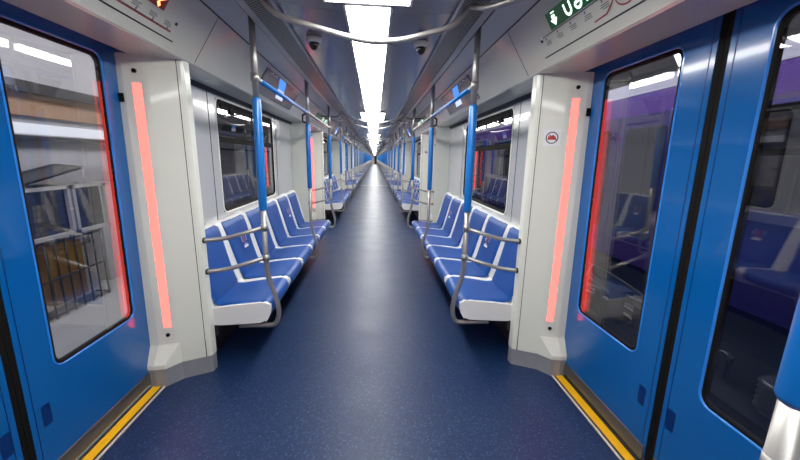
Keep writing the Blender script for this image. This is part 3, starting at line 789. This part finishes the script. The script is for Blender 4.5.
for y0 in (3.02, 8.2, 13.4):
    for k in range(2):
        d = MB(); d.prism_y([(2.680, .42), (2.672, 1.9), (2.70, 1.9), (2.70, .42)], y0 - .10 + k * .74, y0 + .62 + k * .74); dd = d.build('car_door', M['deep'], tr)
        g = MB(); g.add([(2.668, a, b) for a, b in rrect(y0 + k * .74, y0 + .52 + k * .74, .70, 1.78, .05)], [tuple(range(28))]); g.build('door_pane', M['dglass'], dd)
uf = MB(); uf.box(2.95, 5.0, -4, 24, .0, .33); uf.box(2.85, 5.1, -4, 24, .22, .345); uf.build('underframe', M['under'], tr)
# air spring bellows and running gear seen low through the right windows
for cy in (1.80, 4.1):
    bl = MB(); zs = [-.19 + .022 * k for k in range(11)]
    bl.tube([(2.74, cy, z) for z in zs], [.125 if k % 2 else .105 for k in range(11)], 24); bl.build('air_spring', M['bellows'], tr)
    for k, (dx, dz, rr) in enumerate(((-.22, .0, .05), (-.30, .1, .035), (.28, .06, .05))):
        v = MB(); v.disc((2.62, cy + dx, dz), (-1, 0, 0), rr, .05, 14); v.box(2.60, 2.66, cy + dx - .02, cy + dx + .02, dz - .16, dz); v.build('valve', M['steelw'] if k == 1 else M['sensor'], tr)
    hs = MB(); hs.tube(fillet([(2.60, cy - .42, .26), (2.56, cy - .40, .02), (2.58, cy - .18, -.10), (2.66, cy - .1, .1)], .1), .012, 8); hs.build('hose', M['sillm'], tr)
bg = MB(); bg.box(2.60, 2.98, -4, 24, -.95, -.26); bg.build('bogie_beam', M['under'], tr)
fr_ = MB()
for k in range(9):
    z = random.uniform(-.12, .22); fr_ = MB()
    fr_.tube(fillet([(2.63, 2.75 + .35 * j, z + random.uniform(-.06, .06)) for j in range(6)], .15), random.choice([.008, .012, .016]), 6)
    fr_.build('cable', M[random.choice(['steelw', 'sillm', 'under'])], tr)
for k in range(6):
    bx_ = MB(); y = 2.8 + k * .32; bx_.box(2.58, 2.70, y, y + random.uniform(.08, .2), random.uniform(-.25, -.1), random.uniform(.0, .15)); bx_.build('junction_box', M[random.choice(['sillm', 'under'])], tr)
# depot roof, its lamp, and a glowing strip standing for reflected ceiling light
rw = MB(); rw.box(1.6, 9, -4, 30, 4.9, 5.0); structure(rw.build('ceiling_yard', M['concrete']))
structure(MB().box(-9, -1.6, -4, 30, 4.1, 4.2).build('ceiling_outside', M['depotwall']))
ts = MB()
for k in range(7):
    y = 2 + k * 3.2
    ts.tube([(3.0, y, 3.9), (9, y + .4, 4.2)], .05, 6)
    for j in range(4): ts.tube([(3.2 + j * 1.4, y, 3.9), (3.9 + j * 1.4, y, 4.85)], .035, 6); ts.tube([(3.9 + j * 1.4, y, 4.85), (4.6 + j * 1.4, y, 3.95)], .035, 6)
tag(ts.build('roof_truss', M['steelw']), 'grey steel roof trusses above the neighbouring train', 'roof truss')
for q, (a, b) in enumerate((((5.83, 6.55), (4.9, 5.68)), ((4.6, 4.4), (4.6, 1.2)))):
    d = Vector((b[0] - a[0], b[1] - a[1], 0)).normalized(); n = Vector((-d.y, d.x, 0)) * .06
    mb = MB(); A, B = Vector((*a, 3.25)), Vector((*b, 3.25))
    mb.loft([[A + n, A - n, A - n + Vector((0, 0, .06)), A + n + Vector((0, 0, .06))], [B + n, B - n, B - n + Vector((0, 0, .06)), B + n + Vector((0, 0, .06))]])
    o = empty('yard_light_strip', (a[0], a[1], 3.3)); mb.build('tube', M['lamp'], o)
    for t_ in (.2, .8): hp = A.lerp(B, t_); MB().tube([hp + Vector((0, 0, .06)), (hp.x, hp.y, 4.9)], .012, 6).build('hanger', M['steelw'], o)
    tag(o, ('glowing strip added as reflected ceiling light, crosswise beyond the right door window', 'white strip lamp over the neighbouring train, nearest')[q], 'lamp', 'yard strip lamps')

# ------------------------------------------------------------------ lights
def area(name, loc, rot, sx, sy, e, col=(1, 1, 1)):
    l = bpy.data.lights.new(name, 'AREA'); l.shape = 'RECTANGLE'; l.size = sx; l.size_y = sy; l.energy = e; l.color = col
    o = bpy.data.objects.new(name, l); COL.objects.link(o); o.location = loc; o.rotation_euler = rot; return o
area('depot_light', (-3.6, 5, 3.9), (0, 0, 0), 1.0, 9, 330)
area('yard_light', (2.3, 5, 4.4), (0, 0, 0), 1.2, 10, 380, (.85, .85, 1))
w = bpy.data.worlds.new('World'); scene.world = w; w.use_nodes = True
w.node_tree.nodes['Background'].inputs['Color'].default_value = (.5, .52, .56, 1); w.node_tree.nodes['Background'].inputs['Strength'].default_value = .12

# ------------------------------------------------------------------ camera
yaw, pit, roll, fpx = .07625897, .20553827, .02046209, 342.32557
fw = Vector((math.sin(yaw) * math.cos(pit), math.cos(yaw) * math.cos(pit), -math.sin(pit)))
r0 = Vector((math.cos(yaw), -math.sin(yaw), 0)); u0 = r0.cross(fw)
R = r0 * math.cos(roll) + u0 * math.sin(roll); U = -r0 * math.sin(roll) + u0 * math.cos(roll)
cd = bpy.data.cameras.new('Camera'); cam = bpy.data.objects.new('Camera', cd); COL.objects.link(cam)
mw = Matrix((R, U, -fw)).transposed().to_4x4(); mw.translation = Vector((.04638, 0, 1.43132)); cam.matrix_world = mw
cd.sensor_width = 36; cd.sensor_fit = 'HORIZONTAL'; cd.lens = fpx * 36 / 800; cd.clip_start = .01; cd.clip_end = 300
scene.camera = cam
scene.view_settings.view_transform = 'Standard'
scene.view_settings.look = 'None'
scene.view_settings.exposure = 0
for o in bpy.data.objects:
    if '_o' in o: del o['_o']
